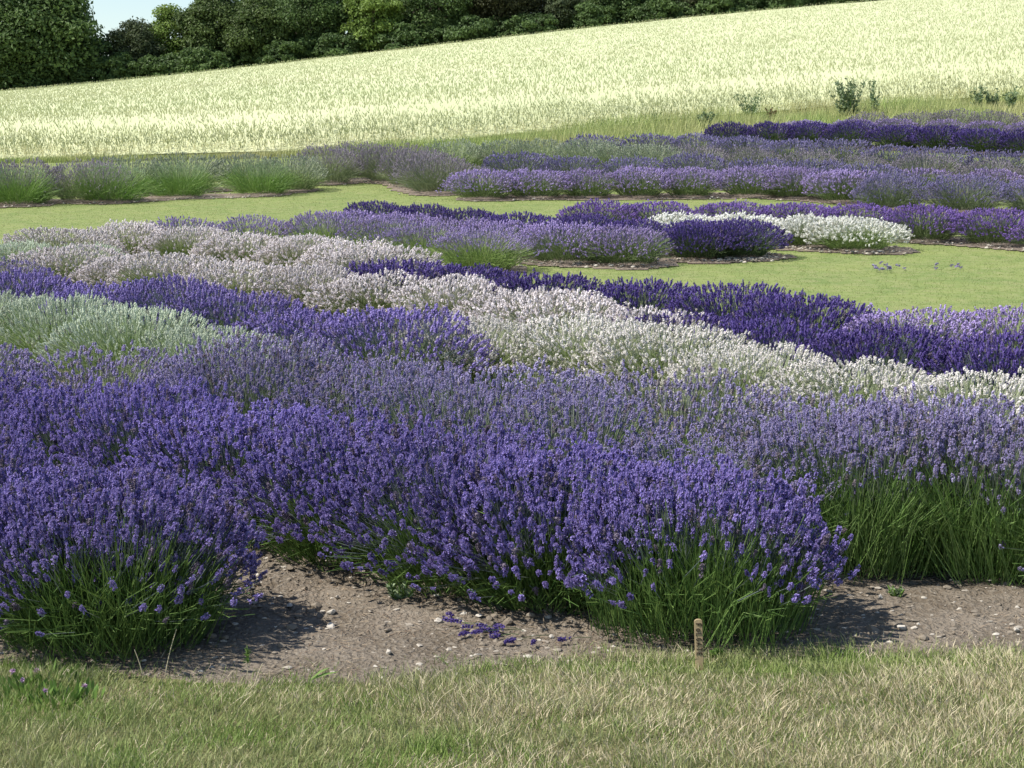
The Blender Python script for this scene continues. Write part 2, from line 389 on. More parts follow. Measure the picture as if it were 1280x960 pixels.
def bush_meshes(kind, seed, lod, gap=None, nmul=1.0, hmul=1.0, rmul=1.0, foot=.46, wall=0.0):
    """stems with leaves, and the flower heads at their tips. gap: list of (azimuth, half width, top elevation) left mostly without flowers"""
    v = VAR[kind]; rg = np.random.default_rng(seed)
    H, Rr = v['H'] * hmul, v['R'] * rmul
    n = int(v['n'] * nmul * (1, .95, .85, .70)[lod])
    fat = (1, 1.05, 1.2, 1.45)[lod]
    th = rg.random(n) * 2 * np.pi
    s = rg.random(n) ** .68                                   # sine of elevation
    s = np.clip(s, .09, 1); c = np.sqrt(1 - s * s)
    lump = 1 + .16 * (vnoise(np.cos(th) * 2 + 5, np.sin(th) * 2 + s * 3, seed) - .5) * 2
    jit = 1 + rg.normal(size=n) * (.06 if kind in ('violet', 'pale') else .034)
    jit = np.where(rg.random(n) < .18, jit * rg.uniform(.72, .95, n), jit)      # shorter, inner stems
    rho = Rr * c ** .8 * lump * jit; zt = .05 + (H - .05) * (wall + (1 - wall) * s ** .85) * lump ** .6 * jit
    tip = np.stack([rho * np.cos(th), rho * np.sin(th), zt], 1)
    zt *= (H - .6 * v['L']) / np.percentile(zt, 97)
    b = foot * rho + .02
    th0 = th + rg.normal(size=n) * .25
    base = np.stack([b * np.cos(th0), b * np.sin(th0), .02 + .10 * H * s], 1)
    mid = base * .45 + tip * .55; mid[:, 2] += .05 * c; mid[:, :2] *= .97
    mid += rg.normal(size=mid.shape) * .008
    d = unit(unit(tip - mid) + np.array([0, 0, .55]) + rg.normal(size=(n, 3)) * .13)
    has = s > v['lo'] + .18 * (vnoise(th * 2.2, s * 0 + seed, 3) - .5)
    has &= rg.random(n) < np.clip((s - v['lo']) / .22 + .35, .1, 1)
    low = rg.random(n) < .06; has |= low & (s > .1)
    if gap:
        for az, hw, top in gap:
            da = np.abs((th - az + np.pi) % (2 * np.pi) - np.pi)
            ins = (da < hw * (1 + .3 * rg.normal(size=n))) & (s < top * (1 + .15 * rg.normal(size=n)))
            has &= ~(ins & (rg.random(n) > .10))
    tone = rg.random(n)
    st = MB()
    sw = np.array([.0030, .0031, .0037, .0055])[lod]
    blades(st, base, mid, tip, sw * 1.2, sw, 0, tone, rg, pointed=False)
    f_, m_, t_ = st.f[-1]; st.f[-1] = (f_, has.astype(np.int32), t_)
    # leaves of the mound
    nl = int((2400, 1300, 800, 400)[lod] * nmul); ll = (.055, .06, .07, .085)[lod]
    t2 = rg.random(nl) * 2 * np.pi; s2 = rg.random(nl) ** .9; q = rg.uniform(.35, .80, nl)
    c2 = np.sqrt(1 - s2 * s2)
    pb = np.stack([Rr * .86 * q * c2 * np.cos(t2), Rr * .86 * q * c2 * np.sin(t2), .02 + H * .78 * q * s2], 1)
    dl = unit(unit(pb * np.array([1, 1, .6])) + np.array([0, 0, .75]) + rg.normal(size=(nl, 3)) * .35)
    L = ll * rg.uniform(.6, 1.4, nl)[:, None]
    blades(st, pb, pb + dl * L * .55, pb + dl * L + np.array([0, 0, .006]), .003 * fat, .0042 * fat, 0, rg.random(nl), rg)
    # nodes on bare stems: pairs of narrow leaves
    if lod < 2:
        k = rg.random(n) < .5; pm = mid[k] + (tip[k] - mid[k]) * rg.uniform(-.6, .4, (k.sum(), 1))
        dd = unit(d[k] + rg.normal(size=(k.sum(), 3)) * .5)
        blades(st, pm, pm + dd * .02, pm + dd * .042, .003, .0036, 0, rg.random(k.sum()), rg)
    fl = MB()
    P = tip[has]; D = d[has]; m_ = len(P)
    Ls = v['L'] * rg.uniform(.55, 1.3, m_) * (1, 1, 1.05, 1.15)[lod]; Ws = v['w'] * rg.uniform(.65, 1.22, m_) * (1, 1.05, 1.12, 1.3)[lod]
    which = rg.integers(0, 8, m_); x, y = frames(D)
    spin = rg.random(m_) * 6.283; x, y = np.cos(spin)[:, None] * x + np.sin(spin)[:, None] * y, -np.sin(spin)[:, None] * x + np.cos(spin)[:, None] * y
    for q in range(8):
        i = np.nonzero(which == q)[0]
        if not len(i): continue
        T, Fc, mi = TPL[lod][q]
        V = P[i][:, None] - D[i][:, None] * .2 * Ls[i, None, None] + T[None, :, 0:1] * Ws[i, None, None] * x[i][:, None] + T[None, :, 1:2] * Ws[i, None, None] * y[i][:, None] + T[None, :, 2:3] * Ls[i, None, None] * D[i][:, None]
        FF = (np.arange(len(i))[:, None, None] * len(T) + Fc[None]).reshape(-1, 3)
        tn = np.clip(np.repeat(rg.random(len(i)), len(Fc)) * .6 + rg.random(len(i) * len(Fc)) * .4, 0, 1)
        old = np.repeat(rg.random(len(i)) < .08, len(Fc)); fl.add(V.reshape(-1, 3), FF, np.where(old, 2, np.tile(mi, len(i))), tn)
    ms = st.mesh('stems_' + kind, [M['stem_' + kind], M['peduncle_' + kind]])
    mf = fl.mesh('flowers_' + kind, [M['petal_' + kind], M['calyx_' + kind], M['faded_' + kind]]) if m_ else None
    return ms, mf

_cache = {}
def variants(kind, lod, k):
    key = (kind, lod, k)
    if key not in _cache:
        sd = (len(kind) * 7 + ord(kind[0]) * 3 + ord(kind[-1])) * 31 + lod * 7 + k
        gp = None
        if kind in ('pale', 'greyish', 'meadow', 'lilac', 'silver', 'pink', 'white') and k % 2 == 0: gp = [(1.3 * k, .60, .84), (1.3 * k + 2.6, .45, .78)]
        if kind in ('violet', 'blue', 'purple') and k % 2 == 0: gp = [(1.1 * k, .40, .60)]
        _cache[key] = bush_meshes(kind, sd, lod, gap=gp)
    return _cache[key]
def bush(x, y, ms, label, group, rz=0., sc_=1., sz=1.):
    o = empty('lavender_bush', (x, y, float(ter(x, y))), rz); o.scale = (sc_, sc_, sz)
    tag(o, label, 'lavender bush', group)
    for nm, me in zip(('foliage', 'flower_spikes'), ms):
        if me is None: continue
        c = bpy.data.objects.new(nm, me); COL.objects.link(c); c.parent = o
    return o

ROWS = []      # (kind, crest, h, spacing, lod, label, group, bed, nvariants)
def row(kind, pts, label, spacing, lod, bed='A', h=None, nv=4, skip=None, size=1.0):
    if bed == 'B': size *= .9
    h = h or VAR[kind]['H'] * size
    W = crest(pts, h)
    ROWS.append((kind, W, spacing, lod, label, bed, nv, skip, size))
# --- near bed, from the front lawn backwards
row('violet', [(-60, 560), (20, 578), (110, 600)], 'bright violet lavender bush behind the left-hand front bush', .78, 0, nv=3)
row('violet', [(-160, 455), (0, 470), (100, 478), (180, 492), (280, 508), (400, 525), (530, 560), (585, 566)], 'bright violet lavender bush in the row led by the wooden name stake', .72, 0, nv=5)
row('greyish', [(-200, 416), (0, 425), (100, 430), (200, 435), (290, 440)], 'dull greyish violet lavender bush in front of the silvery green ones', .8, 1, nv=3)
row('pale', [(330, 450), (450, 465), (600, 488), (760, 512), (870, 528)], 'pale lilac lavender bush with green stems just behind the bright violet row', .74, 0, nv=4)
row('silver', [(-160, 368), (0, 376), (100, 386), (200, 398), (262, 412)], 'silvery green lavender bush not yet in bloom, left of the pale lilac ones', .8, 1, nv=3)
row('pale', [(340, 438), (440, 442), (560, 450), (700, 460), (850, 477), (950, 491), (1050, 506), (1280, 529), (1420, 543)], 'pale lilac lavender bush standing directly in front of the white ones', .76, 1, nv=5)
row('blue', [(-160, 332), (0, 341), (100, 346), (200, 356), (300, 370), (400, 382), (440, 388), (495, 398)], 'blue violet lavender bush behind the silvery green ones', .82, 1, nv=4)
row('white', [(590, 402), (650, 397), (740, 404), (830, 417), (950, 435), (1100, 458), (1280, 478), (1420, 491)], 'white lavender bush between the pale lilac and the near dark purple ones', .82, 1, nv=4)
row('greyish', [(-160, 312), (0, 317), (30, 318)], 'greyish purple lavender bush at the left end of the pinkish white row', .82, 2, nv=2, size=.85)
row('pink', [(70, 312), (150, 314), (240, 330), (350, 334), (460, 341), (540, 351), (640, 363), (760, 383), (815, 395)], 'pinkish white lavender bush behind the blue violet ones', .84, 2, nv=4)
row('dark', [(850, 390), (920, 398), (1000, 407), (1070, 415), (1180, 429), (1280, 441), (1420, 455)], 'dark purple lavender bush at the back of the white ones, nearer dark row', .82, 2, nv=4)
row('silver', [(-160, 298), (0, 306), (60, 309), (120, 312)], 'pale silvery lavender bush beside the left grass path', .84, 2, nv=2, size=.75)
row('pink', [(85, 290), (150, 281), (250, 286), (350, 294), (450, 306), (490, 316)], 'pinkish white lavender bush on the far side of the near bed by the grass path', .86, 2, nv=4)
row('dark', [(490, 326), (560, 332), (700, 347), (830, 355), (900, 361), (1015, 378)], 'dark purple lavender bush edging the middle lawn', .84, 2, nv=4)
row('lilac', [(1130, 392), (1200, 387), (1280, 388), (1420, 392)], 'lilac lavender bush beyond the dark purple ones at the right lawn edge', .86, 2, nv=3, size=.9)
# --- middle bed
row('meadow', [(225, 276), (330, 270), (440, 272), (520, 278), (600, 289)], 'greenish lilac lavender bush in thin bloom at the middle bed front', .86, 2, 'B', nv=4)
row('lilac', [(440, 266), (520, 270), (600, 275), (700, 281), (785, 284)], 'lilac lavender bush in the hedge-like row ending beside two stakes', .80, 2, 'B', nv=4)
row('dark', [(465, 254), (540, 259), (640, 267), (740, 272), (830, 279), (885, 281)], 'dark purple lavender bush behind the lilac hedge-like row', .84, 2, 'B', nv=4)
row('dark', [(885, 278), (925, 279)], 'dark purple lavender bush with grey green front left of the white ones', .5, 2, 'B', nv=2)
row('purewhite', [(850, 270), (940, 269), (1020, 272), (1088, 276)], 'pure white lavender bush in front of the purple row of the middle bed', .84, 2, 'B', nv=4)
row('purple', [(740, 256), (850, 252), (1000, 254), (1120, 258), (1220, 262), (1300, 268), (1420, 276)], 'rich purple lavender bush along the back of the middle bed', .86, 2, 'B', nv=4)
# --- far bed
row('budding', [(-160, 218), (0, 213), (30, 213)], 'bright green lavender bush nearest the left end of the far bed', 1.05, 2, 'C', nv=2)
row('budding', [(130, 210), (235, 205), (330, 203)], 'large green lavender bush in bud beside the left grass path', 1.15, 2, 'C', nv=3)
row('greylilac', [(-160, 205), (0, 203), (60, 202), (110, 202)], 'greyish mauve lavender bush behind the green far ones', 1.1, 2, 'C', nv=3)
row('sage', [(150, 200), (240, 196), (310, 194), (370, 196)], 'pale green lavender bush behind the large green ones', 1.1, 3, 'C', nv=2)
row('greylilac', [(410, 185), (450, 181), (510, 184), (545, 194)], 'tall grey lilac lavender bush left of the lilac row with green bases', 1.0, 2, 'C', nv=3)
row('lilac', [(600, 214), (660, 212), (740, 212), (850, 211), (960, 210), (1060, 216)], 'lilac lavender bush with bare green base along the far grass path', .92, 2, 'C', nv=4)
row('slate', [(1110, 218), (1180, 220), (1280, 223), (1420, 226)], 'slate purple lavender bush right of the lilac ones with green bases', 1.0, 2, 'C', nv=3)
row('sage', [(570, 178), (640, 174), (740, 176), (820, 182)], 'sage green lavender bush in the pale far row', 1.1, 3, 'C', nv=3)
row('slate', [(640, 194), (780, 196), (900, 196), (1020, 202), (1100, 208)], 'slate blue lavender bush behind the far lilac ones', 1.1, 3, 'C', nv=3)
row('lilac', [(1150, 212), (1220, 213), (1300, 214), (1420, 216)], 'pale lilac lavender bush in the short far row at the right edge', 1.1, 3, 'C', nv=2, size=.9)
row('greylilac', [(860, 184), (1000, 189), (1150, 197), (1300, 203), (1420, 208)], 'grey lilac lavender bush in the fifth row from the far grass verge', 1.15, 3, 'C', nv=3, size=.8)
row('slate', [(735, 172), (840, 170), (1000, 175), (1150, 184), (1300, 192), (1420, 198)], 'violet blue lavender bush in front of the farthest dark purple row', 1.1, 3, 'C', nv=3)
row('dark', [(905, 156), (1000, 154), (1100, 156), (1280, 163), (1420, 168)], 'dark purple lavender bush in the farthest dark row', .92, 3, 'C', nv=3, size=1.1)
row('lilac', [(1000, 150), (1100, 149), (1200, 151), (1300, 153), (1420, 156)], 'pale violet lavender bush just behind the farthest dark row', 1.0, 3, 'C', nv=2, size=.9)
row('greylilac', [(1085, 141), (1180, 139), (1300, 141), (1420, 143)], 'faded grey lilac lavender bush nearest the wheat field', 1.0, 3, 'C', nv=3, size=.8)

# --- soil of the three beds: near the rows, and up to the front lawn edge
allrow = np.concatenate([r[1] for r in ROWS])
bedrow = {b: np.concatenate([r[1] for r in ROWS if r[5] == b]) for b in 'ABC'}
def dist_to(P, x, y):
    out = np.full(len(x), 1e9)
    for i in range(0, len(P), 64):
        q = P[i:i + 64]
        out = np.minimum(out, np.hypot(x[:, None] - q[None, :, 0], y[:, None] - q[None, :, 1]).min(1))
    return out
EDGE = np.array([(-9, 5.68), (-1.75, 5.66), (-1.3, 5.52), (-.95, 5.40), (-.4, 5.40), (-.1, 5.52), (.2, 5.66), (.7, 5.72), (1.2, 5.74), (1.75, 5.79), (9, 6.1)])
def edge(x): return np.interp(x, EDGE[:, 0], EDGE[:, 1])
def keep_near(x, y):
    e = edge(x) + .05 * (fbm(x * 6, y * 6, 2, 4) - .5)
    return (y > e)
def soil_disp(x, y):
    n = fbm(x * 5, y * 5, 3, 2); c = fbm(x * 22, y * 22, 2, 8)
    flat = np.clip((y - edge(x) - .10) / .5, .05, 1)
    return .005 + .013 * np.clip((y - edge(x) - .02) / .3, 0, 1) + flat * (.036 * (n - .35) + .034 * (c - .4) + .012 * np.maximum(fbm(x * 60, y * 60, 1, 3) - .55, 0))
sheet('soil', np.arange(-4.2, 4.21, .03), np.arange(5.2, 8.01, .03), 0, [M['soil']], keep=keep_near, disp=soil_disp)
sheet('soil', np.arange(-14, 14.01, .12), np.arange(8.0, 46.01, .12), .006, [M['soil_far']],
      keep=lambda x, y: (np.minimum(dist_to(bedrow['A'], x, y), np.where(y < 19, 9, 9)) < np.where(y < 10, 1.3, 1.0)) |
                        (dist_to(bedrow['B'], x, y) < .42 + .25 * fbm(x * 1.5, y * 1.5)) | (dist_to(bedrow['C'], x, y) < .34 + .3 * fbm(x * 1.5, y * 1.5)),
      disp=lambda x, y: .008 * fbm(x * 3, y * 3, 2, 6))

# --- plants of the rows
GRP = {'A': 'near bed', 'B': 'middle bed', 'C': 'far bed'}
NB = 0
for ri, (kind, W, d, lod, label, bed, nv, skip, size) in enumerate(ROWS):
    P = spaced(W, d)
    for i, (x, y) in enumerate(P):
        ms = variants(kind, lod, int(rng.integers(0, nv)))
        bush(x, y, ms, label, label.split(' lavender bush')[0] + ' lavender bushes, row %s of the %s' % ('abcdefghijklmnopqrstuvwxyzABCDEFGHIJKLMNO'[ri], GRP[bed]),
             rng.random() * 6.283, size * rng.uniform(.88, 1.10), size * (rng.uniform(.86, 1.08) if bed == 'A' else rng.uniform(.94, 1.05))); NB += 1
print('row bushes', NB)

# --- bushes that end the near rows, each its own
CAMDIR = -math.pi / 2
bush(-1.38, 5.95, bush_meshes('violet', 501, 0, gap=[(CAMDIR + .35, 1.0, .82), (CAMDIR - .7, .5, .50)], nmul=1.3, rmul=1.02, foot=.62, wall=.12), 'violet lavender bush with bare green front at the left lawn corner', None)
bush(.66, 6.10, bush_meshes('violet', 502, 0, gap=[(CAMDIR - .08, .85, .83)], nmul=1.3, rmul=.92, foot=.72, wall=.12), 'big violet lavender bush behind the wooden name stake', None)
bush(.13, 6.45, bush_meshes('violet', 503, 0, nmul=1.15), 'violet lavender bush sprawling over the soil left of the name stake bush', None)
bush(1.40, 7.00, bush_meshes('pale', 504, 0, gap=[(CAMDIR + .25, 1.6, .78)], nmul=1.6, rmul=.84, foot=.62, wall=.36), 'pale lilac lavender bush showing tall bare green stems', None)
bush(2.00, 6.92, bush_meshes('pale', 505, 0, gap=[(CAMDIR, 1.4, .70)], nmul=1.6, rmul=.88, foot=.62, wall=.34), 'pale lilac bush at the right edge of the photo, green below and mauve above', None)

# ------------------------------------------------------------------ grasses
def inside_soil(x, y):
    return (dist_to(bedrow['A'], x, y) < np.where(y < 10, 1.3, 1.0)) | (dist_to(bedrow['B'], x, y) < .44) | (dist_to(bedrow['C'], x, y) < .40)
# front lawn
n = 230000
x = rng.uniform(-2.9, 2.9, n); y = rng.uniform(4.1, 6.1, n)
e = edge(x) + .10 * (fbm(x * 7, y * 7, 2, 4) - .5) + .10 * (fbm(x * 2.3, y * 2, 2, 44) - .5) + .22 * (rng.random(n) ** 5)
k = (y < e + .03) & ((np.abs(x) < 2.0) | (rng.random(n) < .5)) ; x, y = x[k], y[k]
n = len(x)
dry = fbm(x * 1.4 + 3, y * 2.4, 3, 12) + .16 * np.clip(x / 1.5, -1, 1) + .10 * np.clip((5.65 - y), -.3, .3)
isdry = rng.random(n) < np.clip((dry - .42) * 2.2, .08, .6)
hgt = rng.uniform(.012, .040, n) * (.75 + .6 * fbm(x * 3, y * 3, 2, 21)) * np.where(y > edge(x) - .08, .85, 1)
hgt *= np.where(fbm(x * 5, y * 5, 2, 61) > .60, 1.5, 1)
lean = rng.normal(size=(n, 2)) * np.where(isdry, .5, .4)[:, None] + .35 * np.stack([fbm(x * 2.2, y * 2.2, 2, 31) - .5, fbm(x * 2.2, y * 2.2, 2, 37) - .5], 1) * 2
base = np.stack([x, y, ter(x, y)], 1)
tip = base + np.concatenate([lean * hgt[:, None], hgt[:, None]], 1)
mid = base + (tip - base) * .5; mid[:, 2] += hgt * .10
mb = MB()
for flag, mt in ((False, 0), (True, 1)):
    i = isdry == flag
    blades(mb, base[i], mid[i], tip[i], .0028, .0021, mt, rng.random(i.sum()))
tag(mb.obj('grass', [M['grass'], M['straw']]), 'dry short grass of the front lawn', 'grass', kind='stuff')
sheet('thatch', np.linspace(-6, 6, 61), np.linspace(-2, 5.55, 40), .006, [M['thatch']])

# mown lawn between the beds
n = 420000
u = rng.uniform(-.38, .38, n); y = 12 + 30 * rng.random(n) ** 1.3; x = u * y * .95
k = ~inside_soil(x, y); x, y = x[k], y[k]
dmin = np.minimum(np.minimum(dist_to(bedrow['B'], x, y), dist_to(bedrow['C'], x, y)), dist_to(bedrow['A'], x, y) - .5)
k = rng.random(len(x)) < np.where(dmin < .75, 1, .55); x, y = x[k], y[k]; n = len(x)
hgt = rng.uniform(.007, .017, n) * np.where(rng.random(n) < .06 * (.3 + fbm(x * 1.3, y * 1.3, 2, 15)), 2.6, 1); base = np.stack([x, y, ter(x, y)], 1)
tip = base + np.concatenate([rng.normal(size=(n, 2)) * .9 * hgt[:, None], hgt[:, None]], 1)
side = unit(np.stack([np.ones(n), rng.normal(size=n) * .5, np.zeros(n)], 1)); w = (.0012 + .00007 * y)[:, None]
V = np.stack([base - side * w, base + side * w, tip], 1)
mb = MB(); mb.add(V.reshape(-1, 3), np.arange(3 * n).reshape(n, 3), 0, rng.random(n))
tag(mb.obj('mown_grass', [M['mown']]), 'short mown green lawn between the lavender beds', 'grass', kind='stuff')

# ------------------------------------------------------------------ wheat
def wheat_near(u): return np.interp(u, [-.5, -.29, -.12, -.04, .04, .12, .2, .3, .5], [41, 41, 41, 42.5, 44.5, 46.5, 47.5, 47.5, 47.5])
Uw = np.linspace(-.62, .62, 180); Tw = np.concatenate([np.linspace(0, .25, 160)[:-1], np.linspace(.25, 1, 50)])
sheet('wheat_field', Uw, Tw, .735, [M['wheat_far']],
      lambda u, t: (u * (wheat_near(u) + .05 + t * (150 - wheat_near(u))), wheat_near(u) + .05 + t * (150 - wheat_near(u))),
      disp=lambda x, y: .10 * (fbm(x * .5, y * .5, 3, 5) - .5) - .66 * np.clip(1 - (y - wheat_near(x / y)) / 3.4, 0, 1) ** 1.5, kind='stuff')
bpy.context.scene.objects['wheat_field']['label'] = 'pale ripening wheat covering the hillside'
bpy.context.scene.objects['wheat_field']['category'] = 'wheat'
mb = MB()
def wheat_plants(n, y0, y1, p, lod):
    u = rng.uniform(-.55, .55, n); t = rng.random(n) ** p
    a = wheat_near(u) if y0 is None else np.full(n, y0)
    y = a + (2.2 if y1 is None else y1 - a) * t; x = u * y; z = ter(x, y)
    h = (rng.uniform(.62, .86, n) if y1 else rng.uniform(.25, .80, n)) * (.92 + .16 * fbm(x * .4, y * .4, 2, 9))
    h *= np.interp(y - wheat_near(u), [0, 3.4], [.5, 1])
    base = np.stack([x, y, z + (0 if lod == 0 else .5)], 1); ln = rng.normal(size=(n, 2)) * .07
    top = np.stack([x + ln[:, 0], y + ln[:, 1], z + h], 1)
    wd = .0055 + y * .00008
    side = unit(np.stack([np.ones(n), rng.normal(size=n) * .6, np.zeros(n)], 1))
    if lod == 0:
        low = rng.random(n)
        blades(mb, base, base * .5 + top * .5, top, wd, wd * .8, 0, low, side=side, pointed=False)
        lf = base * .45 + top * .55; dl = unit(np.concatenate([rng.normal(size=(n, 2)), rng.uniform(.2, .9, (n, 1))], 1)) * .16
        blades(mb, lf, lf + dl * .6, lf + dl + np.array([0, 0, -.04]), .009, .009, 0, rng.random(n))
    # ear: a flattened spindle, nodding
    ax = unit(np.concatenate([ln * 2 + rng.normal(size=(n, 2)) * .35, np.ones((n, 1))], 1)); L = rng.uniform(.08, .12, n)[:, None]
    ex, ey = frames(ax); r = (.009 + y * .00006)[:, None]; m0 = top + ax * L * .4
    V = np.stack([top, m0 + ex * r, m0 + ey * r, m0 - ex * r, m0 - ey * r, top + ax * L * 1.25], 1)
    i = np.arange(n)[:, None] * 6
    Fc = np.concatenate([i + np.array([q]) for q in ([0, 2, 1], [0, 3, 2], [0, 4, 3], [0, 1, 4], [5, 1, 2], [5, 2, 3], [5, 3, 4], [5, 4, 1])])
    mb.add(V.reshape(-1, 3), Fc, 1, np.tile(rng.random(n), 8))
wheat_plants(15000, None, None, 1.0, 0)
wheat_plants(70000, None, 90, 1.2, 1)
wheat_plants(70000, 90, 150.4, 1.0, 1)
tag(mb.obj('wheat', [M['wheat_stem'], M['wheat_ear']]), 'pale green wheat ears and stalks of the hillside crop', 'wheat', kind='stuff')

# verge of tall grass between the far bed and the wheat
n = 60000
u = rng.uniform(-.55, .5, n); yw = wheat_near(u); t = rng.random(n)
wid = np.interp(u, [-.5, -.1, 0, .1, .25, .5], [.9, 1.4, 3.5, 7, 6, 6])
y = yw + .5 - wid * t; x = u * y
k = ~(dist_to(bedrow['C'], x, y) < .75); x, y, u = x[k], y[k], u[k]; n = len(x)
hgt = rng.uniform(.25, .62, n) * np.interp(u, [-.14, -.03, .05, .2], [.30, .5, .66, .66]) * (.5 + .9 * fbm(x * .5, y * .7, 2, 51))
base = np.stack([x, y, ter(x, y)], 1)
tip = base + np.concatenate([(rng.normal(size=(n, 2)) * .28 + .1) * hgt[:, None], hgt[:, None]], 1)
mid = base + (tip - base) * .5; mid[:, 2] += .05 * hgt
mb = MB(); blades(mb, base, mid, tip, .012, .010, 0, rng.random(n))
tag(mb.obj('verge_grass', [M['verge']]), 'tall green and pinkish seeding grass along the wheat edge', 'grass', kind='stuff')

# ------------------------------------------------------------------ trees
def tree(px, Y, half_m, top_m, name, label, ca, cb, seed, n=11000, leaf=.22, base_m=.2, group=None, lobes=46, open_=0.0, trunk_r=.3):
    lobes = int(lobes * 1.5)
    rg = np.random.default_rng(seed); n = int(n * 1.3)
    X = (px - 640) / F_PX * Y; z0 = float(ter(X, Y))
    o = empty(name, (X, Y, z0), rg.random() * 6); tag(o, label, 'tree' if 'tree' in name else 'shrub', group)
    # lobes on an egg-shaped envelope
    a = rg.random(lobes) * 6.283; s = rg.uniform(-.95, 1, lobes); c = np.sqrt(1 - s * s)
    q = rg.uniform(.62, .96, lobes)
    cz = (top_m + base_m) / 2; hz = (top_m - base_m) / 2
    r = rg.uniform(.11, .30, lobes) * min(half_m, hz) * 1.25
    C = np.stack([half_m * q * c * np.cos(a), half_m * q * c * np.sin(a), cz + hz * q * s], 1)
    C[:, :2] *= np.interp(C[:, 2], [base_m, cz, top_m], [.92, 1.0, .8])[:, None]
    C[:, :2] -= unit(C[:, :2]) * (r * .4)[:, None]; C[:, 2] = np.clip(C[:, 2], base_m + r * .5, top_m - r * .6)
    w = r ** 2; pick = rg.choice(lobes, n, p=w / w.sum())
    d = unit(rg.normal(size=(n, 3))); d[:, 2] = np.where(d[:, 2] < -.3, -d[:, 2] * .6, d[:, 2]); d = unit(d)
    rad = r[pick] * (.52 + .68 * rg.random(n) ** .8) * (1 + .25 * (vnoise(d[:, 0] * 3 + pick, d[:, 1] * 3 + d[:, 2] * 2, seed) - .5))
    P = C[pick] + d * rad[:, None] * np.array([1.1, 1.1, .85])
    # inner fill and low skirt
    ni = n // 4; ai = unit(rg.normal(size=(ni, 3))) * rg.random((ni, 1)) ** .33
    Pi = np.stack([ai[:, 0] * half_m * .8, ai[:, 1] * half_m * .8, cz + ai[:, 2] * hz * .85], 1)
    P = np.concatenate([P, Pi]); tone = np.concatenate([np.clip(rg.random(n) * .55 + rg.random(lobes)[pick] * .45, 0, 1), rg.random(ni) * .4])
    N = unit(np.concatenate([d, ai + .01]) + rg.normal(size=(n + ni, 3)) * .7 + np.array([0, 0, .35]))
    ex, ey = frames(N); sz = leaf * rg.uniform(.5, 1.2, n + ni)[:, None]; sp = rg.random(n + ni)[:, None] * 6.283
    e1 = np.cos(sp) * ex + np.sin(sp) * ey; e2 = -np.sin(sp) * ex + np.cos(sp) * ey
    bend = N * sz * .18
    V = np.stack([P - e1 * sz * .62, P + e2 * sz * .36 + bend, P + e1 * sz * .62, P - e2 * sz * .36 + bend], 1)
    mb = MB(); i = np.arange(n + ni)[:, None] * 4
    mb.add(V.reshape(-1, 3), np.concatenate([i + np.array([[0, 1, 2]]), i + np.array([[0, 2, 3]])]), 0, np.tile(tone, 2))
    mt = plant('leaf_' + name, ca, cb, .3, .55, 0)
    mb.obj('crown', [mt], o)
    tb = MB(); hh = top_m * .75
    zz = np.linspace(-.2, hh, 8); wob = np.cumsum(rg.normal(size=(8, 2)) * .08 * trunk_r / .3, 0)
    tp = np.column_stack([wob, zz]); tube(tb, tp, np.linspace(trunk_r, trunk_r * .2, 8), 8)
    for q in range(9):
        k = int(rg.integers(2, 7)); e = C[rg.integers(0, lobes)]
        ps = np.linspace(0, 1, 5)[:, None]; pl = tp[k] * (1 - ps) + e * ps; pl[:, 2] += np.sin(ps[:, 0] * 3.14) * .3
        tube(tb, pl, np.linspace(trunk_r * .4, .03, 5), 5)
    tb.obj('trunk', [M['bark']], o)
    return o
DG = ((.05, .088, .027), (.13, .20, .06)); MG = ((.045, .075, .02), (.12, .17, .05)); LG = ((.10, .16, .03), (.23, .32, .075))
OG = ((.045, .050, .022), (.085, .09, .035)); GG = ((.055, .075, .035), (.11, .14, .065))
tree(45, 153, 7.2, 11, 'broadleaf_tree', 'tall dark broadleaf tree at the far left edge of the wheat', *DG, 11, n=42000, lobes=130, leaf=.34, base_m=-1.5)
tree(-150, 154, 6.5, 11, 'broadleaf_tree', 'dark broadleaf tree left of the tall one, mostly out of frame', *DG, 12, n=14000, base_m=-1)
tree(178, 154, 2.6, 5.6, 'hedge_shrub', 'twiggy olive green shrub just right of the tall left tree', *GG, 13, n=9000, leaf=.20, trunk_r=.12)
tree(222, 156, 2.6, 6.6, 'hedge_tree', 'light green young tree standing under the gap of sky', *LG, 14, n=9000, leaf=.22, trunk_r=.15)
tree(275, 155, 3.4, 7.6, 'hedge_tree', 'mid green rounded tree right of the light green one', *MG, 15, n=13000, leaf=.24)
tree(325, 153, 3.2, 6.5, 'hedge_tree', 'mid green tree with speckled leaves left of the dark hedge', *MG, 16, n=12000, leaf=.24)
tree(392, 155, 4.0, 8.5, 'hedge_tree', 'dark green hedge tree left of the bright yellow green one', *DG, 17, n=14000)
tree(470, 153, 2.7, 6.6, 'hedge_tree', 'bright yellow green tree amid the dark hedge', *LG, 18, n=9000, leaf=.26, lobes=30)
tree(548, 155, 4.0, 8.0, 'hedge_tree', 'dark hedge tree right of the bright yellow green one', *DG, 19, n=13000)
tree(630, 155, 3.8, 7.5, 'hedge_tree', 'dark olive hedge tree above the middle of the field edge', *OG, 20, n=12000)
tree(704, 153, 2.2, 4.2, 'hedge_shrub', 'grey green hedge shrub between two dark hedge trees', *GG, 21, n=7000, leaf=.22, trunk_r=.12)
tree(775, 155, 3.8, 7, 'hedge_tree', 'very dark hedge tree right of the grey green shrub', *DG, 22, n=11000)
tree(855, 155, 3.8, 6.5, 'hedge_tree', 'brownish dark hedge tree, second from the right end', *OG, 23, n=11000)
tree(945, 155, 3.8, 6.5, 'hedge_tree', 'dark hedge tree at the right end against the field crest', *DG, 24, n=11000)
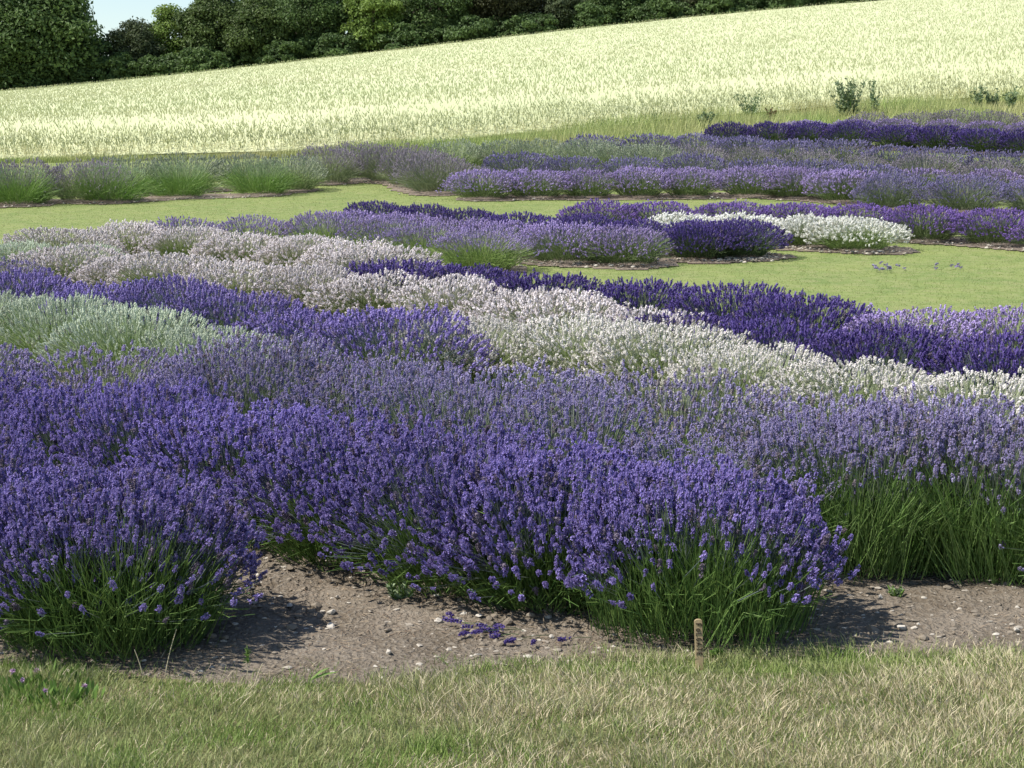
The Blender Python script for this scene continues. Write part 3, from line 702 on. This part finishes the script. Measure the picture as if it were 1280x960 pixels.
tree(1040, 156, 4.0, 6.5, 'hedge_tree', 'dark hedge tree just past the right end of the visible hedge', *DG, 25, n=9000)
for i, px in enumerate((345, 430, 510, 590, 670, 740, 815, 900, 990, 1060)):
    tree(px, 163, 4.8, 11.5 if px > 300 else 9.5, 'background_tree', 'shaded dark tree filling the back of the hedge', *DG, 60 + i, n=9000, base_m=-1.5, leaf=.36, lobes=34, group='shaded trees behind the hedge')
for i, px in enumerate((-60, -25, 12, 50, 88, 122, 160, 215, 265, 355, 425, 510, 590, 665, 740, 815, 900, 985, 1040, 245, 310, 385, 465, 548, 628, 703, 778, 858, 940)):
    tree(px, 151.6 if i < 20 else 153.5, 2.6, 2.7 if px > 200 else 3.0, 'understorey_shrub', 'low dark shrub filling the foot of the hedge at the wheat edge', *DG, 80 + i, n=4500, base_m=-.6, leaf=.26, lobes=24, group='low shrubs at the foot of the hedge', trunk_r=.08)

# ------------------------------------------------------------------ weeds at the wheat edge
def weed(px, py, h, spread, stems, name, label, leafmat, seed, leaf=.09, leaves=16, cat='weed', group=None, loc=None):
    rg = np.random.default_rng(seed)
    X, Y = loc if loc else at(px, py)
    o = empty(name, (X, Y, float(ter(X, Y)))); tag(o, label, cat, group)
    st = MB(); lf = MB()
    for k in range(stems):
        a = rg.random() * 6.283; r = spread * rg.random() ** .7; hh = h * rg.uniform(.6, 1.0)
        b = np.array([.25 * r * math.cos(a), .25 * r * math.sin(a), 0.]); t_ = np.array([r * math.cos(a), r * math.sin(a), hh])
        q = np.linspace(0, 1, 5)[:, None]; pl = b * (1 - q) + t_ * q; pl[:, :2] += (q * (1 - q)) * -.3 * r * np.array([math.cos(a), math.sin(a)])
        tube(st, pl, np.linspace(.008, .003, 5) * max(1, h), 4)
        tt = rg.uniform(.15, 1, leaves)[:, None]; p = b * (1 - tt) + t_ * tt; p[:, :2] += (tt * (1 - tt)) * -.3 * r * np.array([math.cos(a), math.sin(a)])
        dl = unit(np.concatenate([rg.normal(size=(leaves, 2)), rg.uniform(.2, 1.2, (leaves, 1))], 1)) * leaf * (1.15 - .6 * tt)
        blades(lf, p, p + dl * .5, p + dl, leaf * .12, leaf * .30, 0, rg.random(leaves), rg)
    st.obj('stems', [M['weed_green']], o); lf.obj('leaves', [leafmat], o)
    return o
weed(1062, 150, 1.05, .55, 26, 'thistle', 'tall grey green thistle clump standing before the wheat', M['weed_leaf'], 1, leaf=.15, leaves=26, cat='weed')
weed(1092, 147, .95, .25, 7, 'thistle', 'slender thistle stems leaning right beside the tall clump', M['weed_leaf'], 2, leaf=.13, leaves=20)
weed(938, 147, .80, .50, 14, 'leafy_weed', 'loose olive weed left of the tall thistle clump', M['weed_leaf'], 3, leaf=.12, leaves=14)
weed(880, 162, .42, .30, 18, 'leafy_weed', 'small dark round weed at the left end of the farthest dark purple row', M['weed_leaf'], 4, leaf=.11, leaves=22)
weed(965, 155, .42, .22, 9, 'dock_plant', 'rusty brown dock plant gone to seed beside the far dark purple row', M['dock'], 5, leaf=.08, leaves=34)
for i, px in enumerate((1222, 1242, 1262, 1290)):
    weed(px, 137 - (i % 2), .60, .30, 10, 'dock_weed', 'upright grey green weed in the clump at the right end of the wheat edge', M['weed_leaf'], 10 + i, leaf=.13, leaves=18, group='weeds at the right end of the wheat edge')
weed(820, 158, .55, .2, 5, 'leafy_weed', 'thin weed standing in the grass left of the dark round weed', M['weed_leaf'], 18, leaf=.08, leaves=10)
weed(1150, 330, .1, .1, 1, 'seedling', 'tiny seedling on the middle lawn', M['weed_green'], 19, leaf=.03, leaves=6) if False else None

# ------------------------------------------------------------------ name stakes
def stake(loc, w_, t_, h, mt, label, rz=0., lean=(0, 0), text=None):
    x, y = loc
    o = empty('name_stake', (x, y, float(ter(x, y)) - .01), rz); o.rotation_euler = (lean[0], lean[1], rz)
    tag(o, label, 'plant label')
    prof = [(-w_ / 2, 0), (w_ / 2, 0)]
    k = 10
    for q in range(k + 1):
        a = math.pi * q / k; prof.append((w_ / 2 * math.cos(a), h - w_ * .35 + w_ * .35 * math.sin(a)))
    n = len(prof); mb = MB()
    bev = t_ * .15
    rings = []
    for yy, ins in ((-t_ / 2, bev), (-t_ / 2 + bev, 0), (t_ / 2 - bev, 0), (t_ / 2, bev)):
        rings.append([(px_ * (1 - 2 * ins / w_), yy, max(0, pz - ins * (pz > 0))) for px_, pz in prof])
    V = np.array(rings).reshape(-1, 3); Fc = []
    for r_ in range(3):
        for q in range(n):
            q2 = (q + 1) % n; Fc.append([r_ * n + q, r_ * n + q2, (r_ + 1) * n + q2, (r_ + 1) * n + q])
    mb.add(V, Fc)
    mb.f.append((np.array([list(range(n))]), np.array([0], np.int32), np.array([.5], np.float32)))
    mb.f.append((np.array([list(range(3 * n, 4 * n))[::-1]]), np.array([0], np.int32), np.array([.5], np.float32)))
    mb.obj('board', [mt], o)
    if text:
        # hand-inked capitals running down the board; each stroke a list of points in a unit box (x right, y up)
        S = {'F': [[(.1, 0), (.1, 1)], [(.1, 1), (.85, .97)], [(.1, .52), (.65, .52)]],
             'O': [[(.5 + .36 * math.cos(a), .38 + .36 * math.sin(a)) for a in np.linspace(0, 6.283, 12)]],
             'L': [[(.15, 1), (.15, 0), (.85, .03)]],
             'G': [[(.85, .85), (.5, 1), (.15, .7), (.12, .3), (.45, 0), (.85, .12), (.85, .45), (.5, .45)]],
             'A': [[(.05, 0), (.48, 1), (.95, 0)], [(.22, .36), (.78, .36)]],
             'T': [[(.02, 1), (.98, 1)], [(.5, 1), (.5, 0)]],
             'E': [[(.8, .95), (.15, .95), (.15, 0), (.85, 0)], [(.15, .5), (.7, .5)]]}
        tm = MB(); adv = (h * .62) / len(text); cw = adv * .74; ch = w_ * .64
        z0 = h * .925
        for q, chh in enumerate(text):
            for stk in S[chh]:
                # reading downwards: letter-right = down, letter-up = right
                pts = [(-ch / 2 + py_ * ch + .0007, -t_ / 2 - .0012, z0 - q * adv - px_ * cw) for px_, py_ in stk]
                tube(tm, np.array(pts), .0015, 5)
        tm.obj('lettering', [M['ink']], o)
    return o
fx, fy = at(874, 836)
stake((fx, fy - .02), .027, .007, .182, M['wood'], 'tan wooden name stake inked with a name in front of the big violet bush', rz=-.12, lean=(0, R(-2.5)), text='FOLGATE')
for (px, py, hh, lab, mt, ln) in ((650, 334, .17, 'pale grey stake before the greenish lilac bush, leftmost on the middle lawn', M['grey_wood'], 1),
                                  (753, 330, .12, 'short pale stake in front of the middle of the lilac row', M['grey_wood'], 0),
                                  (806, 329, .14, 'grey stake at the right end of the lilac row', M['grey_wood'], -1),
                                  (1250, 303, .16, 'brown grey stake before the purple row at the right', M['grey_wood'], 2)):
    stake(at(px, py), .035, .012, hh, mt, lab, rz=.1 * ln, lean=(0, R(1.5 * ln)))

# ------------------------------------------------------------------ stones, gravel, litter
def rock_template(rg):
    import bmesh
    bm = bmesh.new(); bmesh.ops.create_icosphere(bm, subdivisions=2, radius=1)
    for v in bm.verts:
        c = v.co; k = 1 + .45 * (vnoise(c.x * 1.6 + 9, c.y * 1.6 + c.z * 1.3, int(rg.integers(1, 2))) - .5)
        v.co = c * float(k)
    ax = unit(rg.normal(size=(12, 3)))
    for a in ax:
        dd = rg.uniform(.38, .8)
        for v in bm.verts:
            q = v.co.dot(Vector(a))
            if q > dd: v.co -= Vector(a) * (q - dd)
    V = np.array([v.co[:] for v in bm.verts]); Fc = np.array([[v.index for v in f.verts] for f in bm.faces]); bm.free()
    return V, Fc
rocks = [rock_template(np.random.default_rng(90 + i)) for i in range(5)]
rock_me = []
for V, Fc in rocks:
    mb = MB(); mb.add(V, Fc); rock_me.append(mb.mesh('chalk_stone', [M['chalk']]))
def gz(x, y):
    return float(ter(x, y) + (soil_disp(np.array([x]), np.array([y]))[0] if y < 8 and y > edge(x) else .006))
stones = [(415, 778, .026, 'largest white chalk stone, standing tilted on the soil patch'), (413, 793, .024, 'flat white chalk stone just below the tilted one'),
          (362, 769, .019, 'pale grey stone left of the tilted chalk stone'), (548, 786, .022, 'grey rounded stone nearest the drooping violet flowers'),
          (486, 828, .020, 'flat pale stone in the middle of the trodden soil'), (477, 854, .020, 'pale stone touching the grass edge'),
          (86, 845, .020, 'bright white stone in the grass by the pink flowers'), (1128, 795, .024, 'flat white stone on the right soil patch'),
          (1100, 759, .019, 'pale stone under the green stems of the right bushes'), (1270, 797, .020, 'tan stone at the right edge of the soil'),
          (422, 758, .016, 'small white stone under the second violet bush'), (690, 805, .015, 'pale stone among the fallen violet flowers')]
for i, (px, py, s, lab) in enumerate(stones):
    x, y = at(px, py); o = bpy.data.objects.new('chalk_stone', rock_me[i % 5]); COL.objects.link(o)
    o.location = (x, y, gz(x, y) + s * .3); o.scale = (s * 1.15, s * .8, s * .65); o.rotation_euler = (rng.normal() * .3, rng.normal() * .3, rng.random() * 6)
    tag(o, lab, 'stone')
mb = MB()
n = 7500
x = rng.uniform(-4, 4, n); y = rng.uniform(5.5, 8, n); k = y > edge(x) + .02; x, y = x[k], y[k]
z = ter(x, y) + soil_disp(x, y)
for i in range(len(x)):
    V, Fc = rocks[i % 5]; s = .003 + .015 * rng.random() ** 2.6; stone_ = rng.random() < .5
    a = rng.random() * 6.283; c_, s_ = math.cos(a), math.sin(a)
    Vr = np.stack([V[:, 0] * c_ - V[:, 1] * s_, V[:, 0] * s_ + V[:, 1] * c_, V[:, 2] * .6], 1) * s * np.array([1.3, 1, .9])
    mb.add(Vr + np.array([x[i], y[i], z[i] + s * .08]), Fc, 0, .25 + .65 * rng.random() if stone_ else .12 * rng.random())
# pale stones along the edge of the middle bed
x = rng.uniform(-4, 4, 2600); y = rng.uniform(5.5, 8, 2600)
k = (y > edge(x) + .15) & (fbm(x * 2.5, y * 2.5, 2, 81) + .25 * np.clip(y - edge(x) - .5, -1, 1) > .52); x, y = x[k], y[k]
z = ter(x, y) + soil_disp(x, y)
for i in range(len(x)):
    V, Fc = rocks[i % 5]; s = .008 + .022 * rng.random() ** 2.5
    a = rng.random() * 6.283; c_, s_ = math.cos(a), math.sin(a)
    mb.add(np.stack([V[:, 0] * c_ - V[:, 1] * s_, V[:, 0] * s_ + V[:, 1] * c_, V[:, 2] * .75], 1) * s + np.array([x[i], y[i], z[i] + s * .1]), Fc, 0, .10 * rng.random())
for b, lo_, hi_, cnt in (('B', .22, .62, 2600), ('C', .30, .75, 1800)):
    P = bedrow[b][rng.integers(0, len(bedrow[b]), cnt * 3)]; a = rng.random(cnt * 3) * 6.283; r = rng.uniform(lo_, hi_, cnt * 3)
    x = P[:, 0] + r * np.cos(a); y = P[:, 1] + r * np.sin(a); k = dist_to(bedrow[b], x, y) > lo_ * .9; x, y = x[k][:cnt], y[k][:cnt]
    for q in range(len(x)):
        V, Fc = rocks[q % 5]; s = .008 + .024 * rng.random() ** 2.5
        mb.add(V * s * np.array([1.3, 1, .6]) + np.array([x[q], y[q], float(ter(x[q], y[q])) + .022]), Fc, 0, .25 + .75 * rng.random())
tag(mb.obj('gravel', [M['grit']]), 'small chalk and flint bits scattered over the soil', 'gravel', kind='stuff')
# plant litter on the soil
n = 15000; mb = MB()
x = rng.uniform(-3, 3, n); y = rng.uniform(5.5, 7.6, n); k = (y > edge(x)) & (fbm(x * 3, y * 3, 2, 71) > .42); x, y = x[k], y[k]; n = len(x)
z = ter(x, y) + soil_disp(x, y) + .003; a = rng.random(n) * 6.283; L = rng.uniform(.008, .05, n)
b = np.stack([x, y, z], 1); d = np.stack([np.cos(a), np.sin(a), rng.normal(size=n) * .2], 1)
blades(mb, b, b + d * (L * .5)[:, None], b + d * L[:, None], .0022, .0022, 0, rng.random(n), side=unit(np.stack([-np.sin(a), np.cos(a), .3 + 0 * a], 1)))
tag(mb.obj('plant_litter', [M['litter']]), 'dry stalk litter strewn on the soil', 'litter', kind='stuff')

# fallen violet flower stalks on the soil
def sprig(loc, az, nsp, label, spread=.055, kind='violet', lod=0, scale=1., pitch=.12, name='flower_sprig'):
    rg = np.random.default_rng(int(abs(loc[0]) * 1000) + nsp)
    x, y = loc; o = empty(name, (x, y, gz(x, y) + .012)); tag(o, label, 'cut flowers')
    v = VAR[kind]
    for k in range(nsp):
        a = az + rg.normal() * .5; d = unit(np.array([[math.cos(a), math.sin(a), pitch * rg.random()]]))
        b = np.array([[rg.normal() * spread, rg.normal() * spread * .4, 0.002 * k % .02]]); L = scale * rg.uniform(.06, .14)
        fl = MB()
        xx, yy = frames(d); T, Fc, mi = TPL[lod][int(rg.integers(0, 8))]
        V = b + d * L + T[:, 0:1] * v['w'] * scale * .9 * xx + T[:, 1:2] * v['w'] * scale * .9 * yy + T[:, 2:3] * v['L'] * scale * d
        fl.add(V, Fc, mi, rg.random(len(Fc)))
        blades(fl, b, b + d * L * .5 + np.array([[0, 0, .004]]), b + d * L, .0022 * scale, .0022 * scale, 2, [rg.random()], rg, pointed=False)
        fl.obj('flower_spike', [M['petal_' + kind], M['calyx_' + kind], M['stem_' + kind]], o)
for px, py, az, ns, lab in ((590, 799, 2.8, 4, 'drooped violet flower heads lying on the soil, leftmost bunch'), (642, 803, 3.3, 7, 'middle bunch of violet flowers sprawling on the soil'),
                            (692, 809, 3.5, 5, 'violet flower heads lying on the soil nearest the name stake bush')):
    sprig(at(px, py), az, ns, lab, kind='dark')
for px, py, az, ns, lab in ((1085, 340, .1, 6, 'left half of the faded lavender cuttings dropped on the lawn'), (1130, 341, 3.1, 6, 'middle of the faded lavender cuttings dropped on the lawn'),
                            (1170, 338, .3, 6, 'right bunch of the faded lavender cuttings dropped on the lawn')):
    sprig(at(px, py), az, ns, lab, .12, 'greyish', 2, 1.6, .35)

# ------------------------------------------------------------------ small plants along the front edge
def flower_weed(px, py, label, seed):
    rg = np.random.default_rng(seed); x, y = at(px, py)
    o = empty('clover_plant', (x, y, gz(x, y) - .004)); tag(o, label, 'wildflower', 'pink flowering weeds in the front grass')
    lf, fl = MB(), MB()
    n = 110; a = rg.random(n) * 6.283; r = .09 * rg.random(n) ** .6; b = np.stack([r * np.cos(a) * 1.3, r * np.sin(a), 0 * r], 1)
    d = np.stack([np.cos(a) * .4, np.sin(a) * .4, np.ones(n)], 1) * rg.uniform(.015, .05, (n, 1)) + rg.normal(size=(n, 3)) * .008
    blades(lf, b, b + d * .7, b + d * 1.1, .003, .012, 0, rg.random(n), rg)
    for k in range(2):
        c = np.array([rg.normal() * .05, rg.normal() * .03, rg.uniform(.03, .05)])
        m = 26; dd = unit(rg.normal(size=(m, 3)) + np.array([0, 0, .4]))
        blades(fl, np.repeat(c[None], m, 0), c + dd * .006, c + dd * .012, .003, .005, 0, rg.random(m), rg)
        blades(lf, np.array([[c[0], c[1], 0]]), c[None] * np.array([1, 1, .5]), c[None], .002, .002, 0, [.5], rg)
    lf.obj('leaves', [M['weed_green']], o); fl.obj('blossoms', [M['pinkflower']], o)
for i, (px, py, lab) in enumerate(((30, 872, 'pink flowering weed nearest the left edge of the front grass'), (56, 858, 'pink flowering weed just left of the bright white stone'), (78, 880, 'pink flowering weed lowest in the front grass'))):
    flower_weed(px, py, lab, 30 + i)
def grass_head(px, py, h, label, lean, head=True, leaf=False):
    rg = np.random.default_rng(px); x, y = at(px, py)
    o = empty('wild_grass', (x, y, gz(x, y) - .004)); tag(o, label, 'wild grass')
    st = MB(); b = np.zeros((1, 3)); t = np.array([[lean * h, .01, h]])
    q = np.linspace(0, 1, 5)[:, None]; tube(st, b * (1 - q) + t * q * np.array([[1, 1, 1]]) + np.array([[lean * -.1 * h, 0, 0]]) * np.sin(q * 3.14), np.linspace(.0018, .0012, 5), 5)
    st.obj('stalk', [M['straw'] if not leaf else M['weed_green']], o)
    hd = MB()
    if head:
        m = 46; tt = rg.random(m)[:, None]; p = t + np.array([[lean * .5, 0, 1]]) * tt * .045
        d = unit(rg.normal(size=(m, 3)) * .5 + np.array([0, 0, 1.])); blades(hd, p, p + d * .008, p + d * .02, .003, .003, 0, rg.random(m), rg)
        hd.obj('seed_head', [M['weed_green']], o)
    if leaf:
        for k, s in enumerate((.9, 1.3, .5)):
            d = np.array([[s * .06, 0, .045 - .012 * k]]); blades(hd, t * .5, t * .5 + d * .6, t * .5 + d * 1.2 + np.array([[0, 0, -.012]]), .004, .009, 0, [.9], rg, side=np.array([[0, .6, .8]]))
        hd.obj('leaf_blades', [M['weed_green']], o)
grass_head(309, 862, .075, 'green bristly grass head at the soil edge', .02)
grass_head(316, 866, .09, 'straw coloured stalk leaning beside the bristly grass head', .35, head=False)
grass_head(385, 862, .05, 'broad green grass leaves rising at the soil edge', .25, head=False, leaf=True)
grass_head(206, 850, .16, 'thin dry grass stalk in front of the left violet bush', .25, head=False)
grass_head(180, 852, .10, 'bent dry stalk below the left violet bush', -.3, head=False)
for i, (px, py, h, lab) in enumerate(((500, 757, .10, 'small grey green weed at the foot of the second violet bush'), (895, 826, .03, 'bright green leafy seedling at the foot of the name stake'), (1120, 752, .06, 'grey green weed under the right bare stems'))):
    weed(px, py, h, h * .8, 14, 'soil_weed', lab, M['weed_green'] if i == 1 else M['weed_leaf'], 70 + i, leaf=h * .35 if i != 1 else .03, leaves=12)
